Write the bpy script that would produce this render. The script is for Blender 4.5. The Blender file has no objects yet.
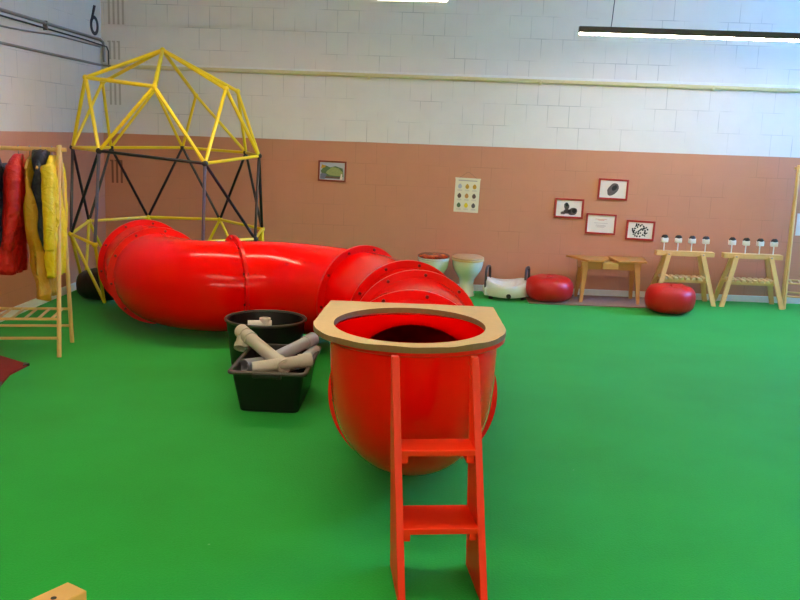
import bpy, bmesh, math, random
from math import sin, cos, pi, radians
from mathutils import Vector, Matrix, noise
random.seed(7)
S = bpy.context.scene
COL = S.collection
V = Vector

# ------------------------------------------------------------------ materials
def lin(c):
    f = lambda u: u/12.92 if u <= .04045 else ((u+.055)/1.055)**2.4
    return tuple(f(u/255) for u in c) + (1,)

def nd(nt, t, **kw):
    n = nt.nodes.new(t)
    for k, v in kw.items():
        setattr(n, k, v)
    return n

def mat(name, rgb, rough=.5, var=.08, scale=20, metal=0, coat=0, bump=0, bscale=60, spec=.5, stretch=None, rgb2=None):
    m = bpy.data.materials.new(name); m.use_nodes = True
    nt = m.node_tree; b = nt.nodes['Principled BSDF']
    b.inputs['Roughness'].default_value = rough
    b.inputs['Metallic'].default_value = metal
    b.inputs['Coat Weight'].default_value = coat
    b.inputs['Coat Roughness'].default_value = .06
    b.inputs['Specular IOR Level'].default_value = spec
    tc = nd(nt, 'ShaderNodeTexCoord')
    mp = nd(nt, 'ShaderNodeMapping')
    if stretch: mp.inputs['Scale'].default_value = stretch
    nt.links.new(tc.outputs['Object'], mp.inputs['Vector'])
    n = nd(nt, 'ShaderNodeTexNoise'); n.inputs['Scale'].default_value = scale; n.inputs['Detail'].default_value = 4
    nt.links.new(mp.outputs[0], n.inputs['Vector'])
    mx = nd(nt, 'ShaderNodeMix', data_type='RGBA')
    c = lin(rgb)
    c2 = lin(rgb2) if rgb2 else tuple(x*(1+var) for x in c[:3])+(1,)
    c1 = c if rgb2 else tuple(x*(1-var) for x in c[:3])+(1,)
    mx.inputs[6].default_value = c1; mx.inputs[7].default_value = c2
    nt.links.new(n.outputs['Fac'], mx.inputs[0]); nt.links.new(mx.outputs[2], b.inputs['Base Color'])
    if bump:
        n2 = nd(nt, 'ShaderNodeTexNoise'); n2.inputs['Scale'].default_value = bscale
        nt.links.new(mp.outputs[0], n2.inputs['Vector'])
        bp = nd(nt, 'ShaderNodeBump'); bp.inputs['Strength'].default_value = bump; bp.inputs['Distance'].default_value = .05 if bump > .5 else .01; n2.inputs['Detail'].default_value = 5; n2.inputs['Distortion'].default_value = .8 if bump > .5 else 0
        nt.links.new(n2.outputs['Fac'], bp.inputs['Height']); nt.links.new(bp.outputs[0], b.inputs['Normal'])
    return m

def emit(name, rgb, s):
    m = bpy.data.materials.new(name); m.use_nodes = True
    nt = m.node_tree; b = nt.nodes['Principled BSDF']
    b.inputs['Base Color'].default_value = (.8, .8, .8, 1)
    b.inputs['Emission Color'].default_value = rgb + (1,)
    b.inputs['Emission Strength'].default_value = s
    return m

def wall_mat(name, axis, band_z=1.392, white=(226, 220, 212), brown=(202, 136, 102)):
    m = bpy.data.materials.new(name); m.use_nodes = True
    nt = m.node_tree; b = nt.nodes['Principled BSDF']; L = nt.links.new
    b.inputs['Roughness'].default_value = .62
    g = nd(nt, 'ShaderNodeNewGeometry'); sp = nd(nt, 'ShaderNodeSeparateXYZ'); L(g.outputs['Position'], sp.inputs[0])
    cb = nd(nt, 'ShaderNodeCombineXYZ')
    L(sp.outputs[axis], cb.inputs[0])
    ad = nd(nt, 'ShaderNodeMath', operation='ADD'); ad.inputs[1].default_value = .008
    L(sp.outputs['Z'], ad.inputs[0]); L(ad.outputs[0], cb.inputs[1])
    def brick(w):
        br = nd(nt, 'ShaderNodeTexBrick'); br.offset = .5
        br.inputs['Scale'].default_value = 1; br.inputs['Brick Width'].default_value = w
        br.inputs['Row Height'].default_value = .2; br.inputs['Mortar Size'].default_value = .0035
        br.inputs['Mortar Smooth'].default_value = .2
        L(cb.outputs[0], br.inputs['Vector']); return br
    br = brick(.2)
    # joints are filled with paint here and there
    nz = nd(nt, 'ShaderNodeTexNoise'); nz.inputs['Scale'].default_value = 2.6; nz.inputs['Detail'].default_value = 3
    L(cb.outputs[0], nz.inputs['Vector'])
    mr = nd(nt, 'ShaderNodeMapRange'); mr.inputs['From Min'].default_value = .44; mr.inputs['From Max'].default_value = .64
    L(nz.outputs['Fac'], mr.inputs['Value'])
    jm = nd(nt, 'ShaderNodeMath', operation='MULTIPLY'); L(br.outputs['Fac'], jm.inputs[0]); L(mr.outputs[0], jm.inputs[1])
    # two paints, edge at band_z
    gt = nd(nt, 'ShaderNodeMath', operation='GREATER_THAN'); gt.inputs[1].default_value = band_z; L(sp.outputs['Z'], gt.inputs[0])
    mx = nd(nt, 'ShaderNodeMix', data_type='RGBA'); mx.inputs[6].default_value = lin(brown); mx.inputs[7].default_value = lin(white)
    L(gt.outputs[0], mx.inputs[0])
    n2 = nd(nt, 'ShaderNodeTexNoise'); n2.inputs['Scale'].default_value = 5; n2.inputs['Detail'].default_value = 6
    L(cb.outputs[0], n2.inputs['Vector'])
    mr2 = nd(nt, 'ShaderNodeMapRange'); mr2.inputs['To Min'].default_value = .93; mr2.inputs['To Max'].default_value = 1.05
    L(n2.outputs['Fac'], mr2.inputs['Value'])
    js = nd(nt, 'ShaderNodeMath', operation='MULTIPLY_ADD'); js.inputs[1].default_value = -1
    jf = nd(nt, 'ShaderNodeMath', operation='MULTIPLY_ADD'); jf.inputs[1].default_value = .17; jf.inputs[2].default_value = .15; L(gt.outputs[0], jf.inputs[0])
    jk = nd(nt, 'ShaderNodeMath', operation='MULTIPLY'); L(jm.outputs[0], jk.inputs[0]); L(jf.outputs[0], jk.inputs[1])
    L(jk.outputs[0], js.inputs[0]); L(mr2.outputs[0], js.inputs[2])
    sc = nd(nt, 'ShaderNodeVectorMath', operation='SCALE'); L(mx.outputs[2], sc.inputs[0]); L(js.outputs[0], sc.inputs['Scale'])
    L(sc.outputs[0], b.inputs['Base Color'])
    n3 = nd(nt, 'ShaderNodeTexNoise'); n3.inputs['Scale'].default_value = 90; L(cb.outputs[0], n3.inputs['Vector'])
    h = nd(nt, 'ShaderNodeMath', operation='MULTIPLY_ADD'); h.inputs[1].default_value = -1.2
    L(br.outputs['Fac'], h.inputs[0]); L(n3.outputs['Fac'], h.inputs[2])
    bp = nd(nt, 'ShaderNodeBump'); bp.inputs['Strength'].default_value = .16; bp.inputs['Distance'].default_value = .003
    L(h.outputs[0], bp.inputs['Height']); L(bp.outputs[0], b.inputs['Normal'])
    return m

def carpet_mat():
    m = bpy.data.materials.new('green_carpet'); m.use_nodes = True
    nt = m.node_tree; b = nt.nodes['Principled BSDF']; L = nt.links.new
    b.inputs['Roughness'].default_value = .8; b.inputs['Specular IOR Level'].default_value = .25
    b.inputs['Sheen Weight'].default_value = .11; b.inputs['Sheen Roughness'].default_value = .4
    g = nd(nt, 'ShaderNodeNewGeometry')
    n1 = nd(nt, 'ShaderNodeTexNoise'); n1.inputs['Scale'].default_value = 1.6; n1.inputs['Detail'].default_value = 6
    n2 = nd(nt, 'ShaderNodeTexNoise'); n2.inputs['Scale'].default_value = 120; n2.inputs['Detail'].default_value = 2
    for n in (n1, n2): L(g.outputs['Position'], n.inputs['Vector'])
    ad = nd(nt, 'ShaderNodeMath', operation='MULTIPLY_ADD'); ad.inputs[1].default_value = .5
    L(n2.outputs['Fac'], ad.inputs[0]); L(n1.outputs['Fac'], ad.inputs[2])
    mr = nd(nt, 'ShaderNodeMapRange'); mr.inputs['From Min'].default_value = .4; mr.inputs['From Max'].default_value = 1.1
    L(ad.outputs[0], mr.inputs['Value'])
    mx = nd(nt, 'ShaderNodeMix', data_type='RGBA'); mx.inputs[6].default_value = lin((8, 148, 42)); mx.inputs[7].default_value = lin((20, 172, 62))
    L(mr.outputs[0], mx.inputs[0])
    # scattered specks of lint
    vo = nd(nt, 'ShaderNodeTexVoronoi'); vo.inputs['Scale'].default_value = 7; L(g.outputs['Position'], vo.inputs['Vector'])
    lt = nd(nt, 'ShaderNodeMath', operation='LESS_THAN'); lt.inputs[1].default_value = .035; L(vo.outputs['Distance'], lt.inputs[0])
    sp = nd(nt, 'ShaderNodeSeparateColor'); L(vo.outputs['Color'], sp.inputs[0])
    gt = nd(nt, 'ShaderNodeMath', operation='GREATER_THAN'); gt.inputs[1].default_value = .72; L(sp.outputs[0], gt.inputs[0])
    mu = nd(nt, 'ShaderNodeMath', operation='MULTIPLY'); L(lt.outputs[0], mu.inputs[0]); L(gt.outputs[0], mu.inputs[1])
    mu2 = nd(nt, 'ShaderNodeMath', operation='MULTIPLY'); mu2.inputs[1].default_value = .35; L(mu.outputs[0], mu2.inputs[0])
    m2 = nd(nt, 'ShaderNodeMix', data_type='RGBA'); m2.inputs[7].default_value = lin((150, 190, 150))
    L(mx.outputs[2], m2.inputs[6]); L(mu2.outputs[0], m2.inputs[0]); L(m2.outputs[2], b.inputs['Base Color'])
    bp = nd(nt, 'ShaderNodeBump'); bp.inputs['Strength'].default_value = .35; bp.inputs['Distance'].default_value = .004
    L(n2.outputs['Fac'], bp.inputs['Height']); L(bp.outputs[0], b.inputs['Normal'])
    return m

M = dict(
    carpet=carpet_mat(),
    wall_x=wall_mat('painted_block_back', 'X'), wall_y=wall_mat('painted_block_side', 'Y', white=(212, 200, 178)),
    white=mat('white_paint', (232, 230, 224), .5), ceil=mat('ceiling_paint', (214, 214, 210), .8),
    cream=mat('cream_pipe_paint', (214, 202, 152), .45), conduit=mat('grey_conduit', (138, 130, 116), .45, metal=.3),
    conduit_shade=mat('conduit_shadow', (48, 46, 44), .5), ink=mat('black_ink', (18, 17, 18), .6),
    red=mat('red_gloss_plastic', (250, 3, 2), .13, var=.03, scale=4, spec=.4),
    red_f=mat('red_flange_plastic', (236, 5, 5), .28, var=.04, scale=6, coat=.1, spec=.3),
    bolt=mat('bolt_steel', (120, 40, 36), .3, metal=.8), screw=mat('steel_screw', (150, 150, 150), .35, metal=1),
    redwood=mat('red_painted_wood', (236, 48, 8), .45, spec=.25, var=.08, scale=10, stretch=(1, 1, .15), bump=.06),
    board=mat('tan_fibreboard', (212, 174, 120), .6, var=.07, scale=30, bump=.05), board_e=mat('fibreboard_edge', (126, 92, 54), .75, var=.2, scale=60),
    yellow=mat('yellow_enamel', (236, 206, 26), .32, var=.05), navy=mat('dark_blue_enamel', (18, 14, 28), .3, var=.1),
    steel=mat('worn_grey_tube', (112, 106, 124), .3, metal=.5), hub=mat('dark_hub', (24, 20, 24), .4),
    blackpl=mat('black_plastic', (15, 14, 15), .4, var=.1), blackrim=mat('lighter_black_plastic', (62, 54, 52), .4, var=.12),  # rims get a lighter tone than the shells
    pvc=mat('grey_pvc', (190, 184, 172), .4, var=.06, scale=12), pvc2=mat('bluish_pvc', (170, 176, 186), .4, var=.06, scale=12),
    pvc4=mat('grey_blue_pvc', (146, 148, 158), .4, var=.06), pvc3=mat('off_white_pvc', (216, 210, 200), .4, var=.05), pvcin=mat('pipe_inside', (60, 58, 55), .7),
    pine=mat('pine_wood', (226, 182, 112), .5, var=.12, scale=14, stretch=(1, 1, .2)), pine_d=mat('pine_slats', (220, 184, 126), .5, var=.12, scale=14),
    block=mat('warm_pine', (222, 166, 84), .5, var=.12, scale=16, stretch=(.25, 1, 1)),
    oak=mat('honey_wood', (196, 132, 62), .4, var=.16, scale=9, stretch=(.3, 2, 1)), oak_l=mat('light_drawer_wood', (212, 160, 84), .45, var=.12, scale=9),
    ceramic=mat('white_ceramic', (226, 224, 204), .12, var=.02, coat=.4), lid=mat('beige_toilet_lid', (206, 170, 128), .35, var=.05),
    seatring=mat('cream_toilet_seat', (222, 190, 128), .35), whitepl=mat('white_plastic', (232, 232, 230), .3, var=.02),
    handle=mat('dark_grey_handle', (74, 62, 60), .4), pouf=mat('red_leatherette', (206, 20, 22), .4, var=.06, bump=.12, bscale=14),
    blackbag=mat('black_leatherette', (16, 13, 12), .45, var=.1, bump=.2, bscale=10),
    rug=mat('brown_felt_mat', (142, 112, 94), .95, var=.14, scale=40, bump=.2), redmat=mat('dark_red_cloth', (128, 22, 26), .85, var=.14, scale=30, bump=.2),
    frame=mat('red_picture_frame', (172, 34, 26), .4), frame_b=mat('brown_red_frame', (136, 46, 26), .4), paper=mat('white_paper', (232, 222, 208), .6, var=.02),
    chart=mat('cream_paper', (232, 222, 192), .6, var=.03), greyink=mat('grey_print', (92, 82, 78), .7, var=.35, scale=70), faint=mat('faint_print', (186, 170, 160), .7),
    orangeink=mat('orange_print', (214, 130, 90), .7), string=mat('string', (150, 110, 84), .8),
    p_sky=mat('print_sky', (176, 178, 190), .5), p_hill=mat('print_hill', (150, 158, 96), .5, var=.25, scale=60), p_green=mat('print_green', (84, 108, 66), .5, var=.3, scale=60),
    p_dark=mat('print_ground', (96, 72, 58), .5, var=.3, scale=60), p_blue=mat('print_water', (104, 108, 130), .5, var=.3, scale=70),
    yel_c=mat('yellow_rainwear', (240, 206, 16), .45, var=.06, bump=.7, bscale=13), gold_c=mat('golden_rainwear', (200, 148, 28), .5, var=.08, bump=.7, bscale=13),
    red_c=mat('red_rainwear', (208, 24, 14), .45, var=.08, bump=.7, bscale=13), navy_c=mat('navy_rainwear', (22, 28, 56), .5, var=.12, bump=.7, bscale=13),
    fixture=mat('grey_aluminium', (78, 76, 74), .4, metal=.4), wire=mat('steel_wire', (70, 70, 74), .5, metal=.5),
    glass=None, tubeglow=emit('led_diffuser', (1, .84, .68), 54), fillglow_f=emit('added_front_fill', (1, .82, .62), 165), tubeglow_d=emit('dim_warm_led_diffuser', (1, .78, .54), 50), tubeglow_w=emit('warm_led_diffuser', (1, .77, .5), 58),
)
def pattern_lid():
    m = bpy.data.materials.new('patterned_seat'); m.use_nodes = True
    nt = m.node_tree; b = nt.nodes['Principled BSDF']; b.inputs['Roughness'].default_value = .2
    tc = nd(nt, 'ShaderNodeTexCoord'); n = nd(nt, 'ShaderNodeTexNoise'); n.inputs['Scale'].default_value = 9; n.inputs['Detail'].default_value = 5
    n.inputs['Distortion'].default_value = 1.2
    nt.links.new(tc.outputs['Object'], n.inputs['Vector'])
    r = nd(nt, 'ShaderNodeValToRGB'); e = r.color_ramp.elements
    e[0].position = .36; e[0].color = lin((92, 34, 22)); e[1].position = .66; e[1].color = lin((232, 132, 52))
    x = e.new(.52); x.color = lin((176, 52, 26))
    nt.links.new(n.outputs['Fac'], r.inputs[0]); nt.links.new(r.outputs[0], b.inputs['Base Color'])
    return m
M['lidpat'] = pattern_lid()
M['red'].node_tree.nodes['Principled BSDF'].inputs['IOR'].default_value = 1.36
g = bpy.data.materials.new('window_glass'); g.use_nodes = True
gb = g.node_tree.nodes['Principled BSDF']; gb.inputs['Transmission Weight'].default_value = 1; gb.inputs['Roughness'].default_value = .0; gb.inputs['IOR'].default_value = 1.05
M['glass'] = g

# ------------------------------------------------------------------ helpers
def link(name, bm, m, parent=None, smooth=False, kind=None):
    bmesh.ops.recalc_face_normals(bm, faces=bm.faces[:])
    me = bpy.data.meshes.new(name); bm.to_mesh(me); bm.free()
    me.materials.append(M[m] if isinstance(m, str) else m)
    if smooth:
        for p in me.polygons: p.use_smooth = True
        if smooth != 'all': me.set_sharp_from_angle(angle=radians(38))
    o = bpy.data.objects.new(name, me); COL.objects.link(o)
    if parent: o.parent = parent
    if kind: o['kind'] = kind
    return o

def thing(name, label, cat, loc=(0, 0, 0), rz=0, group=None):
    o = bpy.data.objects.new(name, None); COL.objects.link(o); o.empty_display_size = .1
    o.location = loc; o.rotation_euler = (0, 0, rz)
    return tag(o, label, cat, group)

def tag(o, label, cat, group=None):
    o['label'] = label; o['category'] = cat
    if group: o['group'] = group
    return o

def copy_tree(o, parent=None):
    c = o.copy(); COL.objects.link(c)
    if parent: c.parent = parent
    for ch in list(o.children): copy_tree(ch, c)
    return c

def box(bm, lo, hi, bev=0, mtx=None):
    lo, hi = V(lo), V(hi)
    r = bmesh.ops.create_cube(bm, size=1, matrix=Matrix.Translation((lo+hi)/2) @ Matrix.Diagonal((*(hi-lo), 1)))
    vs = r['verts']
    if bev:
        es = {e for v in vs for e in v.link_edges}
        rr = bmesh.ops.bevel(bm, geom=list(es), offset=bev, segments=2, affect='EDGES', profile=.5)
        vs = rr['verts']
    if mtx: bmesh.ops.transform(bm, matrix=mtx, verts=list({v for v in vs}))
    return bm

def beam(bm, a, b, w, d, bev=.002, up=(0, 0, 1)):
    # rectangular bar from a to b, w across, d in the direction nearest `up`
    a, b = V(a), V(b); z = (b-a).normalized(); x = V(up).cross(z)
    if x.length < 1e-4: x = V((1, 0, 0))
    x.normalize(); y = z.cross(x)
    mt = Matrix((x, y, z)).transposed().to_4x4(); mt.translation = (a+b)/2
    L = (b-a).length
    return box(bm, (-w/2, -d/2, -L/2), (w/2, d/2, L/2), bev, mt)

def tube(bm, pts, r, seg=10, cap=True, closed=False):
    pts = [V(p) for p in pts]; n = len(pts)
    rs = r if isinstance(r, (list, tuple)) else [r]*n
    rings = []; prev = None
    for i, p in enumerate(pts):
        if closed: t = pts[(i+1) % n]-pts[i-1]
        else: t = pts[min(i+1, n-1)]-pts[max(i-1, 0)]
        t.normalize()
        if prev is None: x = t.orthogonal().normalized()
        else: x = (prev - t*prev.dot(t)).normalized()
        prev = x; y = t.cross(x)
        rings.append([bm.verts.new(p+(x*cos(2*pi*k/seg)+y*sin(2*pi*k/seg))*rs[i]) for k in range(seg)])
    for i in range(n if closed else n-1):
        A, B = rings[i], rings[(i+1) % n]
        for k in range(seg): bm.faces.new((A[k], A[(k+1) % seg], B[(k+1) % seg], B[k]))
    if cap and not closed:
        bm.faces.new(rings[0]); bm.faces.new(rings[-1][::-1])
    return bm

def lathe(bm, prof, seg=32, sx=1, sy=1, c=(0, 0, 0), close=True):
    rings = []
    for r, z in prof:
        if r < 1e-5: rings.append([bm.verts.new((c[0], c[1], c[2]+z))])
        else: rings.append([bm.verts.new((c[0]+sx*r*cos(2*pi*k/seg), c[1]+sy*r*sin(2*pi*k/seg), c[2]+z)) for k in range(seg)])
    for A, B in zip(rings, rings[1:]):
        for k in range(seg):
            k2 = (k+1) % seg
            if len(A) == 1 and len(B) > 1: bm.faces.new((A[0], B[k2], B[k]))
            elif len(B) == 1 and len(A) > 1: bm.faces.new((A[k], A[k2], B[0]))
            elif len(A) > 1: bm.faces.new((A[k], A[k2], B[k2], B[k]))
    if close:
        if len(rings[0]) > 1: bm.faces.new(rings[0][::-1])
        if len(rings[-1]) > 1: bm.faces.new(rings[-1])
    return bm

def prism(bm, poly, z0, z1, fn=lambda x, y, z: (x, y, z)):
    a = [bm.verts.new(fn(x, y, z0)) for x, y in poly]; b = [bm.verts.new(fn(x, y, z1)) for x, y in poly]
    n = len(poly)
    bm.faces.new(a[::-1]); bm.faces.new(b)
    for i in range(n): bm.faces.new((a[i], a[(i+1) % n], b[(i+1) % n], b[i]))
    return bm

def loft(bm, rings, cap0=True, cap1=True):
    R = [[bm.verts.new(p) for p in r] for r in rings]; n = len(R[0])
    for A, B in zip(R, R[1:]):
        for k in range(n): bm.faces.new((A[k], A[(k+1) % n], B[(k+1) % n], B[k]))
    if cap0: bm.faces.new(R[0][::-1])
    if cap1: bm.faces.new(R[-1])
    return bm
NB = bmesh.new

# ------------------------------------------------------------------ camera
F = 887.0; pitch, roll, yaw = radians(10.387), radians(2.041), radians(-1.514); H = 1.45
f = V((sin(yaw)*cos(pitch), cos(yaw)*cos(pitch), -sin(pitch))); rt = V((cos(yaw), -sin(yaw), 0)); up = rt.cross(f)
r2 = rt*cos(roll)+up*sin(roll); u2 = -rt*sin(roll)+up*cos(roll)
cam = bpy.data.cameras.new('camera'); co = bpy.data.objects.new('camera', cam); COL.objects.link(co)
mt = Matrix((r2, u2, -f)).transposed().to_4x4(); mt.translation = (0, 0, H); co.matrix_world = mt
cam.sensor_fit = 'HORIZONTAL'; cam.sensor_width = 36; cam.lens = F/800*36; cam.clip_start = .05
S.camera = co

# ------------------------------------------------------------------ room
XL, XR, YB, YF, ZC = -3.13, 6.2, 8.57, -3.2, 3.5
def struct(name, bm, m, parent=None): return link(name, bm, m, parent, kind='structure')
struct('floor', box(NB(), (XL-.2, YF-.2, -.1), (XR+.2, YB+.2, 0)), 'carpet')
wb = struct('wall_back', box(NB(), (XL-.2, YB, 0), (XR+.2, YB+.2, ZC)), 'wall_x')
wl = struct('wall_left', box(NB(), (XL-.2, YF, 0), (XL, YB, ZC)), 'wall_y')
struct('wall_front', box(NB(), (XL-.2, YF-.2, 0), (XR+.2, YF, ZC)), 'wall_x')
WY0, WY1, WZ0, WZ1 = 6.1, 8.3, 1.5, 3.25
bm = NB()
box(bm, (XR, YF, 0), (XR+.2, YB, WZ0)); box(bm, (XR, YF, WZ1), (XR+.2, YB, ZC))
box(bm, (XR, YF, WZ0), (XR+.2, WY0, WZ1)); box(bm, (XR, WY1, WZ0), (XR+.2, YB, WZ1))
struct('wall_right', bm, 'wall_y')
struct('ceiling', box(NB(), (XL-.2, YF-.2, ZC), (XR+.2, YB+.2, ZC+.1)), 'ceil')
wf = NB()
for y in (WY0, (WY0+WY1)/2-.025, WY1-.05): box(wf, (XR+.05, y, WZ0), (XR+.11, y+.05, WZ1))
for z in (WZ0, WZ1-.05): box(wf, (XR+.05, WY0, z), (XR+.11, WY1, z+.05))
w1 = struct('window_1', wf, 'white')
struct('window_pane', box(NB(), (XR+.075, WY0+.03, WZ0+.03), (XR+.08, WY1-.03, WZ1-.03)), 'glass', w1)
struct('baseboard_back', box(NB(), (XL+.014, YB-.014, 0), (XR, YB, .062), .003), 'white')
struct('baseboard_left', box(NB(), (XL, YF, 0), (XL+.014, YB, .07), .003), 'white')
# scars of removed rungs beside the corner
for col, rows in (((184, 176, 162), ((2.40, 2.66, 4), (2.08, 2.25, 3), (1.66, 1.88, 3))), ((128, 82, 60), ((.92, 1.14, 3),))):
    bm = NB()
    for z0, z1, n in rows:
        for k in range(n):
            x = XL+.07+.044*k
            box(bm, (x, YB-.002, z0), (x+.02, YB+.01, z1)); box(bm, (x-.012, YB-.002, z1-.014), (x+.01, YB+.01, z1))
    link('rung_scar', bm, mat('rung_scar_paint', col, .7), wb, kind='structure')

# pipe running along both walls
t = thing('wall_pipe', 'cream painted pipe running along the back and left walls above the brown band', 'pipe', (0, 0, 2.0))
link('pipe_run', tube(NB(), [(XL+.1, YB-.025, .015), (XR-.05, YB-.025, 0)], .02, 10), 'cream', t, True)
link('thin_pipe', tube(NB(), [(XL+.012, YF+.1, .02), (XL+.012, YB-.08, .02), (XL+.02, YB-.03, .02), (XL+.1, YB-.025, .017)], .011, 8), 'conduit', t, True)
bm = NB()
box(bm, (XL+.2, YB-.012, .022), (XR-.05, YB, .05), .003)
link('ledge_strip', bm, 'white', t)
for x in (-2.2, -.6, 1.0, 2.6):
    bm = NB(); box(bm, (x, YB-.048, -.024), (x+.02, YB, .024), .004); link('clamp', bm, 'cream', t)
# conduit high on the left wall; thin dark run stands for its shadow
t = thing('wall_conduit', 'grey conduit with its shadow modelled as a thin dark run, high on the left wall, bending down at the corner', 'conduit', (XL, 0, 2.2))
link('conduit_with_shadow', tube(NB(), [(.02, YF+.1, .05), (.02, 8.2, .05), (.03, 8.45, .048), (.035, 8.52, .03), (.035, 8.535, 0), (.035, 8.54, -.15)], .014, 8), 'conduit', t, True)
link('conduit_with_shadow', tube(NB(), [(.02, YF+.1, .012), (.02, 8.1, .01), (.02, 8.45, .004), (.065, 8.53, -.01), (.075, 8.545, -.05), (.075, 8.545, -.2)], .007, 8), 'conduit_shade', t, True)
for y in (5.4, 7.28):
    bm = NB(); box(bm, (0, y, -.005), (.037, y+.02, .068), .004); link('clamp', bm, 'conduit', t)
tag(link('wall_cable', tube(NB(), [(XL+.012, YF+.1, 2.172)]+[(XL+.012, 5.5+.3*k, 2.165-.028*sin(k*.55)) for k in range(8)]+[(XL+.012, 8.5, 2.185)], .007, 8), 'conduit', None, True),
    'thin sagging grey cable under the grey conduit on the left wall', 'cable')
# painted figure six
bm = NB()
def six(y, z): return (XL+.002, y, z)
cy_, cz_ = 8.40, 2.365
a = [(cy_+cos(2*pi*k/24)*.105, cz_+sin(2*pi*k/24)*.088) for k in range(24)]; b = [(cy_+cos(2*pi*k/24)*.055, cz_+sin(2*pi*k/24)*.056) for k in range(24)]
for k in range(24):
    q = [a[k], a[(k+1) % 24], b[(k+1) % 24], b[k]]
    prism(bm, q, 0, .003, lambda x, y, z: (XL+.0005+z, x, y))
prism(bm, [(cy_-.105, cz_+.01), (cy_-.055, cz_+.02), (cy_+.045, cz_+.18), (cy_-.01, cz_+.18)], 0, .003, lambda x, y, z: (XL+.0005+z, x, y))
tag(link('wall_number', bm, 'ink'), 'black painted figure 6 on the white left wall by the corner', 'number')

# ------------------------------------------------------------------ linear lamps
def lamp(x0, x1, y, zb, glow, label, wires, group):
    t = thing('linear_light', label, 'light', ((x0+x1)/2, y, zb), 0, group)
    L = (x1-x0)/2
    bm = NB(); box(bm, (-L, -.028, .008), (L, .028, .058), .003)
    link('housing', bm, 'fixture', t)
    link('diffuser', box(NB(), (-L+.006, -.026, -.004), (L-.006, .026, .008), .003), glow, t)
    for x in wires:
        link('suspension_wire', tube(NB(), [(x-t.location.x, 0, .058), (x-t.location.x+.004, 0, .1), (x-t.location.x+.012, 0, .25), (x-t.location.x+.012, 0, ZC-zb)], .0035, 6), 'wire', t)
    return t
G_ = 'linear lights above the hall'
lamp(-2.3, .085, 6.1, 2.345, 'tubeglow_w', 'warm glowing linear light cut by the top edge, left of the other', (-2.0, -.2), G_)
lamp(1.146, 3.55, 7.33, 2.305, 'tubeglow', 'grey linear light hanging by a wire at the upper right', (1.396, 3.3), G_)
lamp(-2.3, .1, 3.0, 2.35, 'tubeglow_d', 'warm linear light out of frame above the left floor', (-2.0, -.2), G_)
lamp(1.4, 3.8, 3.0, 2.35, 'tubeglow', 'linear light out of frame above the right floor', (1.7, 3.5), G_)
lamp(-1.6, .8, -1.3, 2.2, 'fillglow_f', 'added unseen fill light behind the viewer, left side, brightening the tunnel front', (-1.3, .5), G_)  # unseen pair added to throw light on the upright bend
lamp(1.5, 3.9, -1.3, 2.2, 'fillglow_f', 'added unseen fill light behind the viewer, right side, brightening the tunnel front', (2.2, 4.0), G_)

# ------------------------------------------------------------------ play tunnel
RB, RI, RF, ZT = .321, .306, .365, .367
CX = -.03
tun = thing('play_tunnel', 'glossy red plastic crawl tunnel from the upright bend to the yellow dome', 'tunnel', (0, 0, 0))
def arc_path(p0, d0, p1, d1, n=12):
    # cubic bezier between two stations
    p0, d0, p1, d1 = V(p0), V(d0).normalized(), V(p1), V(d1).normalized()
    k = (p1-p0).length*.36
    c0, c1 = p0+d0*k, p1-d1*k; out = []
    for i in range(n+1):
        t = i/n; s = 1-t
        out.append(p0*s**3+c0*3*s*s*t+c1*3*s*t*t+p1*t**3)
    return out
def sweep(bm, pts, dirs, r_out, r_in, seg=56):
    rings = []
    for p, d in zip(pts, dirs):
        d = V(d).normalized()
        x = V((d.y, -d.x, 0))
        x = x.normalized() if x.length > 1e-3 else V((1, 0, 0))
        y = x.cross(d)
        rings.append((p, x, y))
    R = []
    for r in (r_out, r_in):
        R.append([[bm.verts.new(p+(x*cos(2*pi*k/seg)+y*sin(2*pi*k/seg))*r) for k in range(seg)] for p, x, y in rings])
    for Q in R:
        for A, B in zip(Q, Q[1:]):
            for k in range(seg): bm.faces.new((A[k], A[(k+1) % seg], B[(k+1) % seg], B[k]))
    for e in (0, -1):
        for k in range(seg): bm.faces.new((R[0][e][k], R[0][e][(k+1) % seg], R[1][e][(k+1) % seg], R[1][e][k]))
    return bm
def tangents(pts, d0, d1):
    out = []
    for i in range(len(pts)):
        if i == 0: out.append(V(d0))
        elif i == len(pts)-1: out.append(V(d1))
        else: out.append(pts[i+1]-pts[i-1])
    return out
def flange(parent, p, d, bolts=10, th=.022, bolt_phase=.2):
    p, d = V(p), V(d).normalized()
    bm = NB(); sweep(bm, [p-d*th/2, p+d*th/2], [d, d], RF, RI+.002, 64)
    bmesh.ops.bevel(bm, geom=[e for e in bm.edges if len(e.link_faces) == 2 and e.calc_face_angle() > 1 and all(((v.co-p)-d*(v.co-p).dot(d)).length > RF-.01 for v in e.verts)], offset=.005, segments=2, affect='EDGES')
    link('flange', bm, 'red_f', parent, True)
    x = V((d.y, -d.x, 0)); x = x.normalized() if x.length > 1e-3 else V((1, 0, 0)); y = x.cross(d)
    for k in range(bolts):
        a = 2*pi*(k+bolt_phase)/bolts
        c = p+(x*cos(a)+y*sin(a))*.341
        if c.z < .1: continue
        bm = NB(); tube(bm, [c-d*(th/2+.009), c-d*(th/2+.008), c+d*(th/2+.008), c+d*(th/2+.009)], [.007, .0095, .0095, .007], 6)
        link('bolt', bm, 'bolt', parent)
# upright bend
pts = [V((CX, 3.335, .722)), V((CX, 3.335, .70))]
Rb = .335
for i in range(0, 17):
    a = (pi/2)*i/16
    pts.append(V((CX, 3.335+Rb-Rb*cos(a), ZT+Rb-Rb*sin(a)-.0)))
pts.append(V((CX, 3.70, ZT)))
dirs = tangents(pts, (0, 0, -1), (0, 1, 0))
bm = NB()
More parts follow.
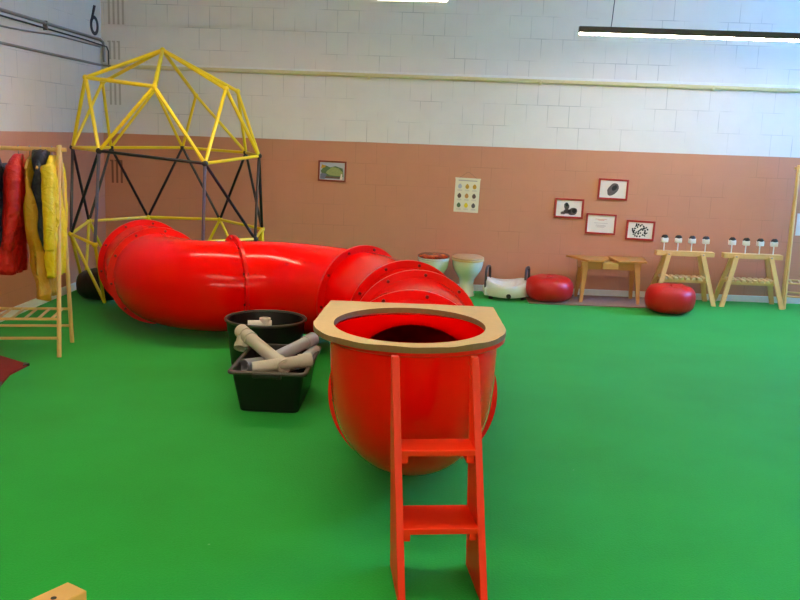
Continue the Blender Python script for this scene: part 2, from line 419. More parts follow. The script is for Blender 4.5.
# vertical start needs a steady frame
rings = []
seg = 64
R = []
for r in (RB, RI):
    Q = []
    for p, d in zip(pts, dirs):
        d = d.normalized(); x = V((1, 0, 0)); y = x.cross(d)
        Q.append([bm.verts.new(p+(x*cos(2*pi*k/seg)+y*sin(2*pi*k/seg))*r) for k in range(seg)])
    R.append(Q)
for Q in R:
    for A, B in zip(Q, Q[1:]):
        for k in range(seg): bm.faces.new((A[k], A[(k+1) % seg], B[(k+1) % seg], B[k]))
for e in (0, -1):
    for k in range(seg): bm.faces.new((R[0][e][k], R[0][e][(k+1) % seg], R[1][e][(k+1) % seg], R[1][e][k]))
sec = link('upright_bend', bm, 'red', tun, True)
bm = NB()
lathe(bm, [(RI+.001, .700), (.344, .700), (.349, .705), (.349, .718), (.344, .722), (RI+.001, .722), (RI+.001, .70)], 64, c=(CX, 3.335, 0), close=False)
link('rim_flange', bm, 'red_f', sec, True)
st = [((CX, 3.70, ZT), (0, 1, 0)), ((-.045, 4.2, ZT), (-.03, 1, 0)), ((-.035, 4.86, ZT), (-.12, .99, 0)), ((-.105, 5.24, ZT), (-.36, .93, 0)),
      ((-.415, 5.89, ZT), (-.66, .75, 0)), ((-1.35, 6.19, ZT), (-.875, -.45, 0)), ((-1.985, 6.5, ZT), (-.32, .95, 0)), ((-2.25, 7.02, ZT), (-.40, .92, 0))]
flange(sec, (CX, 3.70, ZT), (0, 1, 0))
names = ['straight_section', 'straight_section', 'bend_section', 'bend_section', 'long_section', 'bend_section', 'end_section']
for i in range(7):
    (p0, d0), (p1, d1) = st[i], st[i+1]
    pts = arc_path(p0, d0, p1, d1, 16)
    bm = NB(); sweep(bm, pts, tangents(pts, d0, d1), RB, RI)
    sec = link(names[i], bm, 'red', tun, True)
    flange(sec, p1, d1, bolt_phase=(.2, .3, .15, .1, .35, .25, .2)[i])

# board on the rim
bm = NB()
cxb, cyb = CX-.018, 3.335
def outline(n=40):
    o = [(cxb+.352, cyb+.44), (cxb-.352, cyb+.44)]
    o += [(cxb-.368, cyb)]
    for k in range(1, n): 
        a = pi+pi*k/n; o.append((cxb+.368*cos(a), cyb+.375*sin(a)))
    o += [(cxb+.368, cyb)]
    return o
o_ = outline()
# dense outer loop matched to the hole by angle
def ray(poly, ang):
    d = V((cos(ang), sin(ang))); best = None
    for i in range(len(poly)):
        p, q = V(poly[i])-V((cxb, cyb)), V(poly[(i+1) % len(poly)])-V((cxb, cyb)); e = q-p
        den = d.x*e.y-d.y*e.x
        if abs(den) < 1e-9: continue
        tt = (p.x*e.y-p.y*e.x)/den; uu = (p.x*d.y-p.y*d.x)/den
        if tt > 0 and -1e-6 <= uu <= 1+1e-6: best = tt if best is None else max(best, tt)
    return V((cxb, cyb))+d*best
angs = sorted([2*pi*k/90 for k in range(90)]+[math.atan2(.44, .352), pi-math.atan2(.44, .352)])
zb0, zb1 = .7225, .744
lo = []; hi = []; li = []; hi2 = []
for a in angs:
    p = ray(o_, a); w = 1+.006*noise.noise(V((cos(a)*9, sin(a)*9, 0)))
    p = V((cxb, cyb))+(p-V((cxb, cyb)))*w
    h = V((cxb, cyb))+V((cos(a)*.292, .015+sin(a)*.325))
    dz = .004*noise.noise(V((cos(a)*3, sin(a)*3, 4)))
    lo.append(bm.verts.new((p.x, p.y, zb0))); hi.append(bm.verts.new((p.x, p.y, zb1+dz)))
    li.append(bm.verts.new((h.x, h.y, zb0))); hi2.append(bm.verts.new((h.x, h.y, zb1)))
n = len(angs)
for i in range(n):
    j = (i+1) % n
    for A, B in ((lo, hi), (hi, hi2), (hi2, li), (li, lo)): bm.faces.new((A[i], A[j], B[j], B[i]))
sb = link('seat_board', bm, 'board')
sb.data.materials.append(M['board_e'])
bmn = sb.data
for p in bmn.polygons:
    if abs(p.normal.z) < .5: p.material_index = 1
tag(sb, 'tan toilet-seat shaped board with round hole lying on the upright red tube', 'board')

# ------------------------------------------------------------------ red step ladder
lad = thing('step_ladder', 'small red painted wooden step ladder standing against the upright red tube', 'ladder', (.066, 2.855, 0), radians(8))
# local: x right, y away from the viewer (back edge of the rails at y = 0), front edge slopes
HL = .748
def yf(z): return -.262+.225*(z/HL)
def dx(z): return -.022*(z/HL)
for x0, x1 in ((-.144, -.12), (.12, .144)):
    bm = NB()
    pr = [(yf(0), 0), (0, 0), (0, HL-.02), (-.006, HL), (yf(HL)+.004, HL), (yf(HL)-.002, HL-.02)]
    A = [bm.verts.new((x0+dx(z), y, z)) for y, z in pr]; B = [bm.verts.new((x1+dx(z), y, z)) for y, z in pr]
    bm.faces.new(A); bm.faces.new(B[::-1])
    for i in range(len(pr)): bm.faces.new((A[i], A[(i+1) % len(pr)], B[(i+1) % len(pr)], B[i]))
    bmesh.ops.bevel(bm, geom=bm.edges[:], offset=.002, segments=1, affect='EDGES')
    link('side_rail', bm, 'redwood', lad)
for z in (.226, .462):
    xl, xr = -.12+dx(z), .12+dx(z)
    bm = NB(); box(bm, (xl, yf(z)-.004, z-.02), (xr, -.012, z), .002); tr = link('tread', bm, 'redwood', lad)
    for a, b in ((xl, xl+.024), (xr-.024, xr)):
        bm = NB(); box(bm, (a, yf(z)+.012, z-.05), (b, -.02, z-.02), .002); link('cleat', bm, 'redwood', tr)

# ------------------------------------------------------------------ climbing dome
P = {'U1': (-2.974, 7.419, 1.271), 'U2': (-2.559, 6.900, 1.264), 'U3': (-1.744, 6.950, 1.196), 'U4': (-1.440, 7.581, 1.252), 'U5': (-1.661, 8.117, 1.265),
     'U6': (-2.290, 8.291, 1.286), 'U7': (-2.858, 8.002, 1.269), 'L1': (-2.611, 6.900, 0.528), 'L2': (-2.893, 7.129, 0.580), 'L3': (-2.980, 7.751, 0.626),
     'L4': (-2.603, 8.226, 0.634), 'L5': (-1.937, 8.275, 0.632), 'L6': (-1.464, 7.871, 0.601), 'L7': (-1.416, 7.302, 0.577), 'MA': (-2.737, 7.130, 1.828),
     'MB': (-2.118, 6.891, 1.766), 'MC': (-1.649, 7.259, 1.782), 'MD': (-2.108, 8.090, 1.754), 'ME': (-2.802, 7.676, 1.820), 'MF': (-2.463, 8.041, 1.788),
     'MG': (-1.669, 7.792, 1.790), 'T0': (-2.230, 7.500, 2.089), 'G1': (-2.655, 7.19, .016), 'G2': (-3.0, 7.66, .016), 'G3': (-2.86, 8.12, .016), 'G4': (-2.24, 8.24, .016),
     'G5': (-1.6, 8.13, .016), 'G6': (-1.37, 7.6, .016), 'G7': (-1.55, 6.98, .016), 'P1': (-1.765, 6.95, .58), 'P0': (-1.781, 6.95, .016)}
DC = V((-2.2, 7.5, 0))
dome = thing('climbing_dome', 'tubular climbing dome with yellow cap and dark blue middle in the corner', 'climbing frame', DC)
def bar(a, b, m, r=.0135):
    p, q = V(P[a])-DC, V(P[b])-DC
    link('bar', tube(NB(), [p, q], r, 8), m, dome, True)
Y_ = [('U1', 'U2'), ('U1', 'U7'), ('U7', 'U6'), ('U6', 'U5'), ('U5', 'U4'), ('U4', 'U3'), ('MA', 'U1'), ('MA', 'U2'), ('MB', 'U2'), ('MB', 'U3'), ('MC', 'U3'), ('MC', 'U4'),
      ('MG', 'U4'), ('MG', 'U5'), ('MD', 'U5'), ('MD', 'U6'), ('MF', 'U6'), ('MF', 'U7'), ('ME', 'U7'), ('ME', 'U1'), ('MA', 'MB')]
Y_ += [('T0', k) for k in ('MA', 'MB', 'MC', 'MD', 'ME', 'MF', 'MG')]
Y_ += [('L1', 'L2'), ('L2', 'L3'), ('L3', 'L4'), ('L4', 'L5'), ('L5', 'L6'), ('L6', 'L7'), ('L7', 'P1')]
Y_ += [('L1', 'G1'), ('L2', 'G1'), ('L2', 'G2'), ('L3', 'G2'), ('L3', 'G3'), ('L4', 'G3'), ('L4', 'G4'), ('L5', 'G4'), ('L5', 'G5'), ('L6', 'G5'), ('L6', 'G6'), ('L7', 'G6'), ('L7', 'G7')]
for a, b in Y_: bar(a, b, 'yellow', .0155 if a in ('MA', 'MB', 'MC', 'T0') else .0135)
for a, b in [('U1', 'L2'), ('U1', 'L3'), ('U2', 'L2'), ('U3', 'L7'), ('U4', 'L7'), ('U4', 'L6'), ('U5', 'L6'), ('U5', 'L5'), ('U6', 'L5'), ('U6', 'L4'), ('U7', 'L4'), ('U7', 'L3'), ('U2', 'U3')]:
    bar(a, b, 'navy', .0125)
for a, b in [('U2', 'L1'), ('U3', 'P0')]: bar(a, b, 'steel', .0135)
for k, p in P.items():
    bm = NB(); bmesh.ops.create_icosphere(bm, subdivisions=2, radius=.024 if k[0] in 'MT' else (.016 if k[0] in 'GP' else .026), matrix=Matrix.Translation(V(p)-DC))
    link('joint', bm, 'hub' if k[0] == 'U' or k == 'L7' else 'yellow', dome, True)

# ------------------------------------------------------------------ poufs
def pouf(name, x, y, z, R, Hh, m, label, rz=0, group=None, squash=(1, 1)):
    t = thing(name, label, 'pouf', (x, y, z), rz, group)
    bm = NB(); seg = 48; rings = []
    for i in range(0, 15):
        v = -1+2*i/14; a = v*pi/2
        rr = R*(abs(cos(a))**.45); zz = Hh/2+Hh/2*math.copysign(abs(sin(a))**.8, a)
        ring = []
        for k in range(seg):
            th = 2*pi*k/seg
            pan = 1-.025*abs(cos(3*th))**14-.02*noise.noise(V((cos(th)*2, sin(th)*2, zz*5+x)))
            ring.append(V((rr*pan*cos(th)*squash[0], rr*pan*sin(th)*squash[1], zz-.012*(v > .7)*math.exp(-(rr/R)**2*9)+.008*noise.noise(V((cos(th)*3, sin(th)*3, v*2+x)))*(i > 2))))
        if i == 0: ring = [V((p.x*1, p.y*1, 0)) for p in [V((R*.45*cos(2*pi*k/seg), R*.45*sin(2*pi*k/seg), 0)) for k in range(seg)]]
        if i == 14: ring = [V((R*.08*cos(2*pi*k/seg), R*.08*sin(2*pi*k/seg), Hh-.014)) for k in range(seg)]
        rings.append(ring)
    for r in rings[1:3]:
        for p in r: p.z = max(p.z, .004)
    loft(bm, rings); link('cushion', bm, m, t, 'all')
    bm = NB(); tube(bm, [(-.035, 0, Hh-.016), (-.025, 0, Hh-.006), (0, 0, Hh-.003), (.025, 0, Hh-.006), (.035, 0, Hh-.016)], .006, 8)
    link('carry_loop', bm, m, t, True)
    return t
GP = 'red round poufs along the back wall'
pouf('pouf', 1.165, 8.17, .01, .222, .228, 'pouf', 'red leatherette pouf left of the wooden table', .4, GP)
pouf('pouf', 2.185, 7.81, .01, .218, .245, 'pouf', 'red leatherette pouf in front of the left pine trestle', 1.5, GP)
pouf('black_pouf', -2.72, 7.43, .002, .245, .25, 'blackbag', 'black pouf on the floor inside the climbing dome', .2)

# rug and dark red cloth
bm = NB(); box(bm, (.965, 7.98, 0), (2.42, 8.53, .009), .003); tag(link('floor_mat', bm, 'rug'), 'brown felt mat on the floor under the wooden table', 'mat')
t = thing('corner_mat', 'dark red cloth mat at the left edge with black corner tips', 'mat', (-2.65, 4.95, 0))
poly = [(-2.385, 5.17), (-2.65, 5.35), (-3.05, 5.25), (-3.05, 4.5), (-2.36, 4.58), (-2.335, 4.70), (-2.40, 4.95)]
bm = NB(); prism(bm, [(x+2.65, y-4.95) for x, y in poly], 0, .014); bmesh.ops.bevel(bm, geom=bm.edges[:], offset=.003, segments=1, affect='EDGES'); link('cloth', bm, 'redmat', t)
for q in ([(-2.38, 5.172), (-2.425, 5.20), (-2.398, 5.12)], [(-2.334, 4.70), (-2.352, 4.762), (-2.38, 4.70)]):
    bm = NB(); prism(bm, [(x+2.65, y-4.95) for x, y in q], .002, .018); link('corner_tip', bm, 'blackpl', t)

# ------------------------------------------------------------------ bins and pipes
t = thing('black_tub', 'round black plastic tub behind the rectangular black bin', 'tub', (-.985, 5.45, 0))
bm = NB(); lathe(bm, [(0, .004), (.2, 0), (.215, .012), (.246, .295), (.236, .295), (.206, .02), (0, .014)], 48, close=False); link('shell', bm, 'blackpl', t, True)
bm = NB(); tube(bm, [(.25*cos(2*pi*k/48), .25*sin(2*pi*k/48), .297) for k in range(48)], .009, 8, closed=True); link('rim', bm, 'blackrim', t, True)

t = thing('black_bin', 'rectangular black plastic bin heaped with grey drain pipes', 'bin', (-.79, 4.725, 0))
def rrect(hx, hy, z, r=.03, n=5):
    o = []
    for sx, sy, a0 in ((1, 1, 0), (-1, 1, pi/2), (-1, -1, pi), (1, -1, 1.5*pi)):
        for k in range(n+1):
            a = a0+pi/2*k/n; o.append(V((sx*(hx-r)+r*cos(a), sy*(hy-r)+r*sin(a), z)))
    return o
bm = NB(); loft(bm, [rrect(.15, .25, 0), rrect(.155, .258, .006), rrect(.19, .305, .228), rrect(.183, .298, .228), rrect(.148, .25, .014)]); link('shell', bm, 'blackpl', t, True)
bm = NB(); loft(bm, [rrect(.188, .303, .215), rrect(.207, .32, .217), rrect(.209, .322, .228), rrect(.205, .318, .234), rrect(.188, .30, .234), rrect(.186, .299, .222)], False, False); link('rim', bm, 'blackrim', t, True)
bm = NB(); box(bm, (-.075, -.326, .2), (.075, -.31, .226), .004); link('front_grip', bm, 'blackpl', t)

def pipe(name, a, b, r, m, label, collars=(), tee=None, group='loose grey drain pipes'):
    a, b = V(a), V(b); t = thing(name, label, 'pipe', (a+b)/2, 0, group); c = (a+b)/2
    d = (b-a).normalized()
    bm = NB(); ring = []
    x = d.orthogonal().normalized(); y = d.cross(x); seg = 24
    Q = [[p-c+(x*cos(2*pi*k/seg)+y*sin(2*pi*k/seg))*rr for k in range(seg)] for p, rr in ((a, r-.005), (a, r), (b, r), (b, r-.005), (a.lerp(b, .5), r-.0055), (a, r-.005))]
    loft(bm, Q, False, False); bmesh.ops.remove_doubles(bm, verts=bm.verts[:], dist=1e-5); link('barrel', bm, m, t, True)
    for s, l in collars:
        p = a+(b-a)*s-c; bm = NB()
        loft(bm, [[p+d*u+(x*cos(2*pi*k/seg)+y*sin(2*pi*k/seg))*rr for k in range(seg)] for u, rr in ((-l/2, r-.002), (-l/2, r+.006), (l/2, r+.006), (l/2, r-.002))])
        link('collar', bm, m, t, True)
    if tee:
        s, dv = tee; p = a+(b-a)*s-c; dv = V(dv)
        dn = dv.normalized(); x2 = dn.orthogonal().normalized(); y2 = dn.cross(x2)
        Q = [[p+q+(x2*cos(2*pi*k/seg)+y2*sin(2*pi*k/seg))*rr for k in range(seg)] for q, rr in ((dn*0, r), (dv*.7, r), (dv*.7, r+.005), (dv, r+.005), (dv, r-.005), (dv*.5, r-.006))]
        bm = NB(); loft(bm, Q); link('branch', bm, m, t, True)
    return t
pipe('drain_pipe', (-1.045, 4.99, .315), (-.715, 4.535, .232), .036, 'pvc', 'long grey drain pipe with a side branch lying across the bin', ((.06, .07), (.2, .05), (.93, .07)), (.07, (-.005, -.065, -.075)))
pipe('drain_pipe', (-.80, 4.66, .245), (-.625, 4.985, .287), .033, 'pvc2', 'grey drain pipe pointing back toward the far right corner of the bin', ((.9, .08),))
pipe('drain_pipe', (-.885, 4.515, .225), (-.58, 4.60, .262), .033, 'pvc', 'short pale drain pipe leaning over the front right rim of the bin', ((.88, .07),))
pipe('drain_pipe', (-.95, 4.60, .212), (-.83, 4.80, .19), .036, 'pvc4', 'stubby drain pipe with its open end toward the front left of the bin')
pipe('drain_pipe', (-.68, 4.72, .20), (-.605, 4.95, .23), .03, 'pvc2', 'bluish drain pipe along the right rim of the bin under another pipe')
pipe('drain_pipe', (-.90, 4.70, .155), (-.70, 4.95, .15), .036, 'pvc', 'grey drain pipe lowest in the bin')
pipe('drain_pipe', (-1.09, 5.40, .262), (-.945, 5.43, .262), .03, 'pvc3', 'off-white drain pipe with a stub sitting in the round black tub', (), (.72, (.0, .0, .045)))
pipe('drain_pipe', (-1.12, 5.42, .20), (-.88, 5.50, .20), .034, 'pvc', 'grey drain pipe deep in the round black tub')
pipe('drain_pipe', (-1.06, 5.30, .13), (-.9, 5.55, .13), .034, 'pvc2', 'bluish drain pipe at the bottom of the round black tub')

# ------------------------------------------------------------------ clothes racks
def rack(name, loc, rz, label, depth, x_end, stub, post_r=.014):
    t = thing(name, label, 'clothes rack', loc, rz, 'pine clothes racks')
    sg = 1 if x_end > 0 else -1
    h = depth/2
    for x in (0, x_end):
        for s in (-1, 1):
            link('leg', tube(NB(), [(x, s*h, 0), (x, s*.016, 1.325)], [post_r, post_r*.95], 10), 'pine', t, True)
    link('rail', tube(NB(), [(-sg*stub, 0, 1.298), (x_end+sg*stub, 0, 1.298)], .014, 10), 'pine', t, True)
    zz = .24; q = h*(1-zz/1.32)
    for s in (-1, 1):
        link('shelf_rail', tube(NB(), [(0, s*q, zz), (x_end, s*q, zz)], .009, 8), 'pine', t, True)
        q2 = h*(1-.12/1.32)
        link('stretcher', tube(NB(), [(0, s*q2, .12), (x_end, s*q2, .12)], .009, 8), 'pine', t, True)
    n = 13
    for k in range(n):
        x = x_end*(k+.6)/n
        bm = NB(); box(bm, (x-.008, -q, zz-.006), (x+.008, q, zz+.006), .002); link('slat', bm, 'pine_d', t)
    return t
rk = rack('clothes_rack', (-2.335, 5.61, 0), radians(11), 'pine clothes rack at the left edge hung with rain jackets', .41, -1.05, .045)
rack('clothes_rack', (3.412, 8.385, 0), radians(-17), 'pine clothes rack at the right edge beside the right trestle', .3, 1.0, .035)
bm = NB(); box(bm, (3.525, YB-.004, .66), (3.73, YB-.001, .87)); tag(link('wall_notice', bm, 'paper'), 'white paper on the back wall behind the right clothes rack', 'notice')

# ------------------------------------------------------------------ rain jackets
def jacket(name, u, m, zt, zb, hw, th, label, sleeves=True, hood=False, lean=0, seed=0, trim=None, cat='jacket', tilt=0):
    # u = distance along the rack's rail to the left of its end post
    ca, sa = cos(radians(11)), sin(radians(11))
    loc = (-2.335-u*ca, 5.61-u*sa, 0)
    t = thing(name, label, cat, loc, radians(11)+tilt, 'rain clothes on the left rack')
    seg = 40; rings = []
    nz = 22
    for i in range(nz+1):
        v = i/nz; z = zt+(zb-zt)*v
        w = hw*(.30+.70*min(1, (v/.16))**.6) if v < .16 else hw*(1-.05*sin((v-.16)*3)+.06*v)
        tt = th*(.45+.55*min(1, v/.2))*(1+.35*v)
        ring = []
        for k in range(seg):
            a = 2*pi*k/seg
            cx_ = math.copysign(abs(cos(a))**.8, cos(a)); sx_ = math.copysign(abs(sin(a))**.7, sin(a))
            y = w*cx_; x = tt*sx_
            nn = noise.noise(V((y*14+seed*3, z*5, seed+.3*sx_)))*.03*min(1, v*5)
            fold = .012*sin(y*48+seed*2+z*3)*min(1, v*3)
            x += (nn+fold)*(1 if sx_ >= 0 else -1) + lean*v
            y += (.03*cos(a)*noise.noise(V((z*7, seed*2., 1.5*(cos(a) > 0))))+.012*noise.noise(V((z*18, seed*3., cos(a)))))
            zz = z+.018*noise.noise(V((y*10, seed*1.7, x*10)))*(v > .9)
            ring.append(V((x, y, zz)))
        rings.append(ring)
    bm = NB(); loft(bm, rings); link('body', bm, m, t, 'all')
    if sleeves:
        for s in (-1, 1):
            p = [V((0, s*hw*.78, zt-.07)), V((.01, s*hw*1.02, zt-.17)), V((.012, s*hw*1.14, zt-.32)), V((.008+lean*.5, s*hw*1.15, zt-.47)), V((lean*.7, s*hw*1.08, zt-.58))]
            pts = []
            for i in range(len(p)-1):
                for k in range(5): pts.append(p[i].lerp(p[i+1], k/5)+V((.006*noise.noise(V((i+k*.2, seed, 0))), .008*noise.noise(V((i*1.3+k*.3, seed, 5))), 0)))
            pts.append(p[-1])
            rr = [(.058-.0009*i)*(1+.12*noise.noise(V((i*.6, seed, s)))) for i in range(len(pts))]
            bm = NB(); tube(bm, pts, rr, 14); 
            bmesh.ops.scale(bm, vec=(.78, 1, 1), verts=bm.verts[:])
            link('sleeve', bm, m, t, 'all')
    if hood:
        bm = NB(); rg = []
        for i in range(9):
            v = i/8; z = zt-.14+.17*sin(v*pi*.62); rr = .085*(sin(pi*(v*.86+.09)))**.6
            yy = -.04+.09*v
            rg.append([V((rr*.62*cos(2*pi*k/18), yy+rr*sin(2*pi*k/18), z+.012*noise.noise(V((k*.7, v*3, seed))))) for k in range(18)])
        loft(bm, rg); link('hood', bm, m, t, 'all')
    hook = [(0, 0, 1.255), (0, 0, 1.29), (0, .013, 1.307), (0, .004, 1.318), (0, -.012, 1.312)]
    bm = NB(); tube(bm, [(0, -.12, 1.18), (0, -.06, 1.225), (0, 0, 1.245), (0, .06, 1.225), (0, .12, 1.18)], .008, 8)
    link('hanger', bm, 'pine', t, True)
    bm = NB(); tube(bm, hook, .0028, 6); link('hanger_hook', bm, 'screw', t, True)
    return t
jacket('rain_jacket', .044, 'yel_c', 1.262, .50, .160, .036, 'bright yellow rain jacket hung nearest the rack end post', True, False, .0, 1)
jacket('rain_jacket', .112, 'navy_c', 1.268, .565, .13, .036, 'dark navy rain jacket between the yellow and golden garments', False, True, .012, 2)
jacket('rain_trousers', .178, 'gold_c', 1.235, .365, .165, .032, 'golden yellow rain trousers hanging lowest on the left rack', False, False, .075, 3, cat='trousers')
jacket('rain_jacket', .245, 'red_c', 1.265, .52, .17, .052, 'red rain jacket hanging left of the golden trousers', True, False, -.075, 4)
jacket('rain_jacket', .385, 'navy_c', 1.25, .56, .15, .05, 'navy rain jacket cut by the left edge of the photo', True, False, .0, 5)

# ------------------------------------------------------------------ trestles with pegs
def make_trestle():
    t = thing('trestle', 'pine', 'trestle')
    bm = NB(); box(bm, (-.27, -.045, .447), (.27, .045, .492), .003); link('top_beam', bm, 'pine', t)
    for sx in (-1, 1):
        for sy in (-1, 1):
            bm = NB()
            top = V((sx*.155, sy*.055, .475)); bot = V((sx*.275, sy*.135, .0)); d = (bot-top)
            # plank leg with a level foot
            w, th = .021, .0125
            A = [top+V((a*w, b*th, 0)) for a, b in ((-1, -1), (1, -1), (1, 1), (-1, 1))]; B = [bot+V((a*w, b*th, 0)) for a, b in ((-1, -1), (1, -1), (1, 1), (-1, 1))]
            loft(bm, [A, B]); link('leg', bm, 'pine', t)
            bm = NB(); bmesh.ops.create_uvsphere(bm, u_segments=8, v_segments=6, radius=.007, matrix=Matrix.Translation((sx*.16, sy*.068, .465))); link('bolt', bm, 'screw', t)
    for sy in (-1, 1):
        bm = NB(); box(bm, (-.235, sy*.075-.01, .205), (.235, sy*.075+.01, .232), .002); link('shelf_rail', bm, 'pine', t)
    for k in range(8):
        x = -.19+.38*k/7
        bm = NB(); box(bm, (x-.018, -.1, .232), (x+.018, .1, .254), .003); link('slat', bm, 'pine_d', t)
    return t
GT = 'pine trestles'
tr0 = make_trestle(); tr0.location = (2.437, 8.37, 0); tag(tr0, 'pine trestle behind the right red pouf with four pegs on top', 'trestle', GT)
tr1 = copy_tree(tr0); tr1.location = (3.065, 8.36, 0); tr1.rotation_euler = (0, 0, radians(-2)); tag(tr1, 'pine trestle beside the right clothes rack with four pegs on top', 'trestle', GT)

def make_peg():
    t = thing('peg', 'peg', 'peg')
    link('stick', tube(NB(), [(0, 0, 0), (0, 0, .085)], .0055, 8), 'whitepl', t, True)
    bm = NB(); box(bm, (-.031, -.022, .076), (.031, .022, .122), .005); link('head', bm, 'paper', t, True)
    bm = NB(); rg = []
    for i in range(6):
        a = i/5*pi/2; rr = cos(a)*.8+.2
        rg.append([V((.033*rr*cos(2*pi*k/16), .023*rr*sin(2*pi*k/16), .119+.028*sin(a)+.003*cos(k*3))) for k in range(16)])
    loft(bm, rg); link('cap', bm, 'ink', t, True)
    return t
pg = None
words = ['leftmost', 'second from left', 'third from left', 'rightmost']
for tn, cx0, cyy, nm in ((0, 2.437, 8.37, 'behind the right red pouf'), (1, 3.065, 8.36, 'beside the right clothes rack')):
    for k in range(4):
        if pg is None: pg = make_peg(); c = pg
        else: c = copy_tree(pg)
        dxp = -.195+.128*k
        c.location = (cx0+dxp, cyy-(dxp*sin(radians(2)) if tn else 0), .492)
        c.rotation_euler = (0, 0, radians((4, -6, 8, -3)[k]))
        tag(c, 'black-topped white peg, %s of four on the trestle %s' % (words[k], nm), 'peg', 'pegs on the trestles')

# trestle close to the viewer, only the end of its beam is in the picture
tr2 = thing('tall_trestle', 'light wood trestle beam end cut by the lower left corner of the photo', 'trestle', (-.706, 1.62, 0), radians(0))
ang = math.atan2(1.70-1.63, 1)  # beam runs away down and left
bdir = V((-.52, -.85, 0)).normalized(); bper = V((-bdir.y, bdir.x, 0))
o0 = V((-.701, 1.702, 0)) - V((-.706, 1.62, 0))
def lp(u, v, z): return o0+bdir*u+bper*v+V((0, 0, z))
bm = NB()
A = [lp(0, -.031, .455), lp(0, .031, .455), lp(0, .031, .5), lp(0, -.031, .5)]; B = [lp(.55, -.031, .455), lp(.55, .031, .455), lp(.55, .031, .5), lp(.55, -.031, .5)]
loft(bm, [A, B]); bmesh.ops.bevel(bm, geom=bm.edges[:], offset=.002, segments=1, affect='EDGES'); link('top_beam', bm, 'block', tr2)
for u0, u1 in ((.10, .03), (.45, .52)):
    for s in (-1, 1):
        bm = NB(); w = .022
        A = [lp(u0+a*w, s*.036+b*.012, .48) for a, b in ((-1, -1), (1, -1), (1, 1), (-1, 1))]; B = [lp(u1+a*w, s*.11+b*.012, 0) for a, b in ((-1, -1), (1, -1), (1, 1), (-1, 1))]
        loft(bm, [A, B]); link('leg', bm, 'block', tr2)
bm = NB(); c_ = lp(.06, .004, .5); lathe(bm, [(0, -.002), (.006, -.002), (.006, .0012), (0, .0012)], 12, c=c_); link('peg_hole_shade', bm, 'ink', tr2)  # black disc stands for the shade inside a hole

# ------------------------------------------------------------------ wooden table
tb = thing('wooden_table', 'honey coloured low wooden table with a gap between its two top leaves', 'table', (1.72, 8.28, .009))
ZT0 = .375
# left leaf, right leaf turned a little so a wedge opens between them
for nm, poly, zz in (('top_leaf', [(-.225, -.16), (-.075, -.168), (.0, -.03), (.02, .17), (-.375, .17)], 0), ('top_leaf', [(.05, -.168), (.32, -.15), (.355, .17), (.025, .17)], .004)):
    bm = NB(); prism(bm, poly, ZT0+zz, ZT0+zz+.02); bmesh.ops.bevel(bm, geom=bm.edges[:], offset=.003, segments=1, affect='EDGES'); link(nm, bm, 'oak', tb)
bm = NB()
box(bm, (-.26, -.125, ZT0-.07), (.26, -.107, ZT0), .002); box(bm, (-.26, .107, ZT0-.07), (.26, .125, ZT0), .002)
box(bm, (-.275, -.125, ZT0-.07), (-.257, .125, ZT0), .002); box(bm, (.257, -.125, ZT0-.07), (.275, .125, ZT0), .002)
link('apron', bm, 'oak', tb)
bm = NB(); box(bm, (-.085, -.15, ZT0-.06), (.06, -.02, ZT0-.001), .003); dr = link('drawer', bm, 'oak_l', tb)
for sx in (-1, 1):
    for sy in (-1, 1):
        a = V((sx*.235, sy*.105, ZT0)); b = V((sx*.262, sy*.15, 0))
        bm = NB(); loft(bm, [[p+V((x*w, y*w, 0)) for x, y in ((-1, -1), (1, -1), (1, 1), (-1, 1))] for p, w in ((a, .025), (a.lerp(b, .2), .024), (b, .014))]); link('leg', bm, 'oak', tb)

# ------------------------------------------------------------------ toilets
def oval(rx, ry, z, cy=0, n=40, back=.35):
    o = []
    for k in range(n):
        a = 2*pi*k/n; y = ry*sin(a)
        if y > ry*.8: y = ry*.8+(y-ry*.8)*back
        o.append(V((rx*cos(a), y+cy, z)))
    return o
def toilet(x, y, rz, lidm, ringm, label):
    t = thing('toilet_bowl', label, 'toilet', (x, y, 0), rz, 'toilet bowls without tanks by the back wall')
    bm = NB()
    loft(bm, [oval(.085, .12, 0, .03), oval(.085, .12, .012, .03), oval(.075, .105, .03, .03), oval(.07, .10, .12, .03), oval(.076, .105, .165, .02), oval(.105, .14, .215, 0), oval(.138, .175, .27, -.01), oval(.15, .195, .32, -.015), oval(.153, .2, .352, -.015), oval(.146, .194, .358, -.015)])
    link('bowl', bm, 'ceramic', t, True)
    bm = NB(); loft(bm, [oval(.15, .198, .359, -.015), oval(.158, .207, .363, -.015), oval(.158, .207, .374, -.015), oval(.15, .2, .378, -.015)]); link('seat', bm, ringm, t, True)
    bm = NB(); loft(bm, [oval(.152, .2, .380, -.015), oval(.157, .206, .384, -.015), oval(.156, .205, .393, -.015), oval(.14, .188, .402, -.015), oval(.06, .08, .406, -.015)]); link('lid', bm, lidm, t, True)
    t.scale = (.96, .96, .94)
    bm = NB(); box(bm, (-.1, .125, .359), (.1, .175, .385), .008); link('hinge_block', bm, 'ceramic', t, True)
    for sx in (-.055, .055):
        bm = NB(); tube(bm, [(sx-.018, .135, .392), (sx+.018, .135, .392)], .009, 8); link('hinge', bm, 'seatring', t, True)
    return t
toilet(.405, 8.3, .05, 'lid', 'seatring', 'white ceramic toilet bowl with plain beige lid')
toilet(.085, 8.31, -.05, 'lidpat', 'ceramic', 'white ceramic toilet bowl with orange and brown patterned lid')
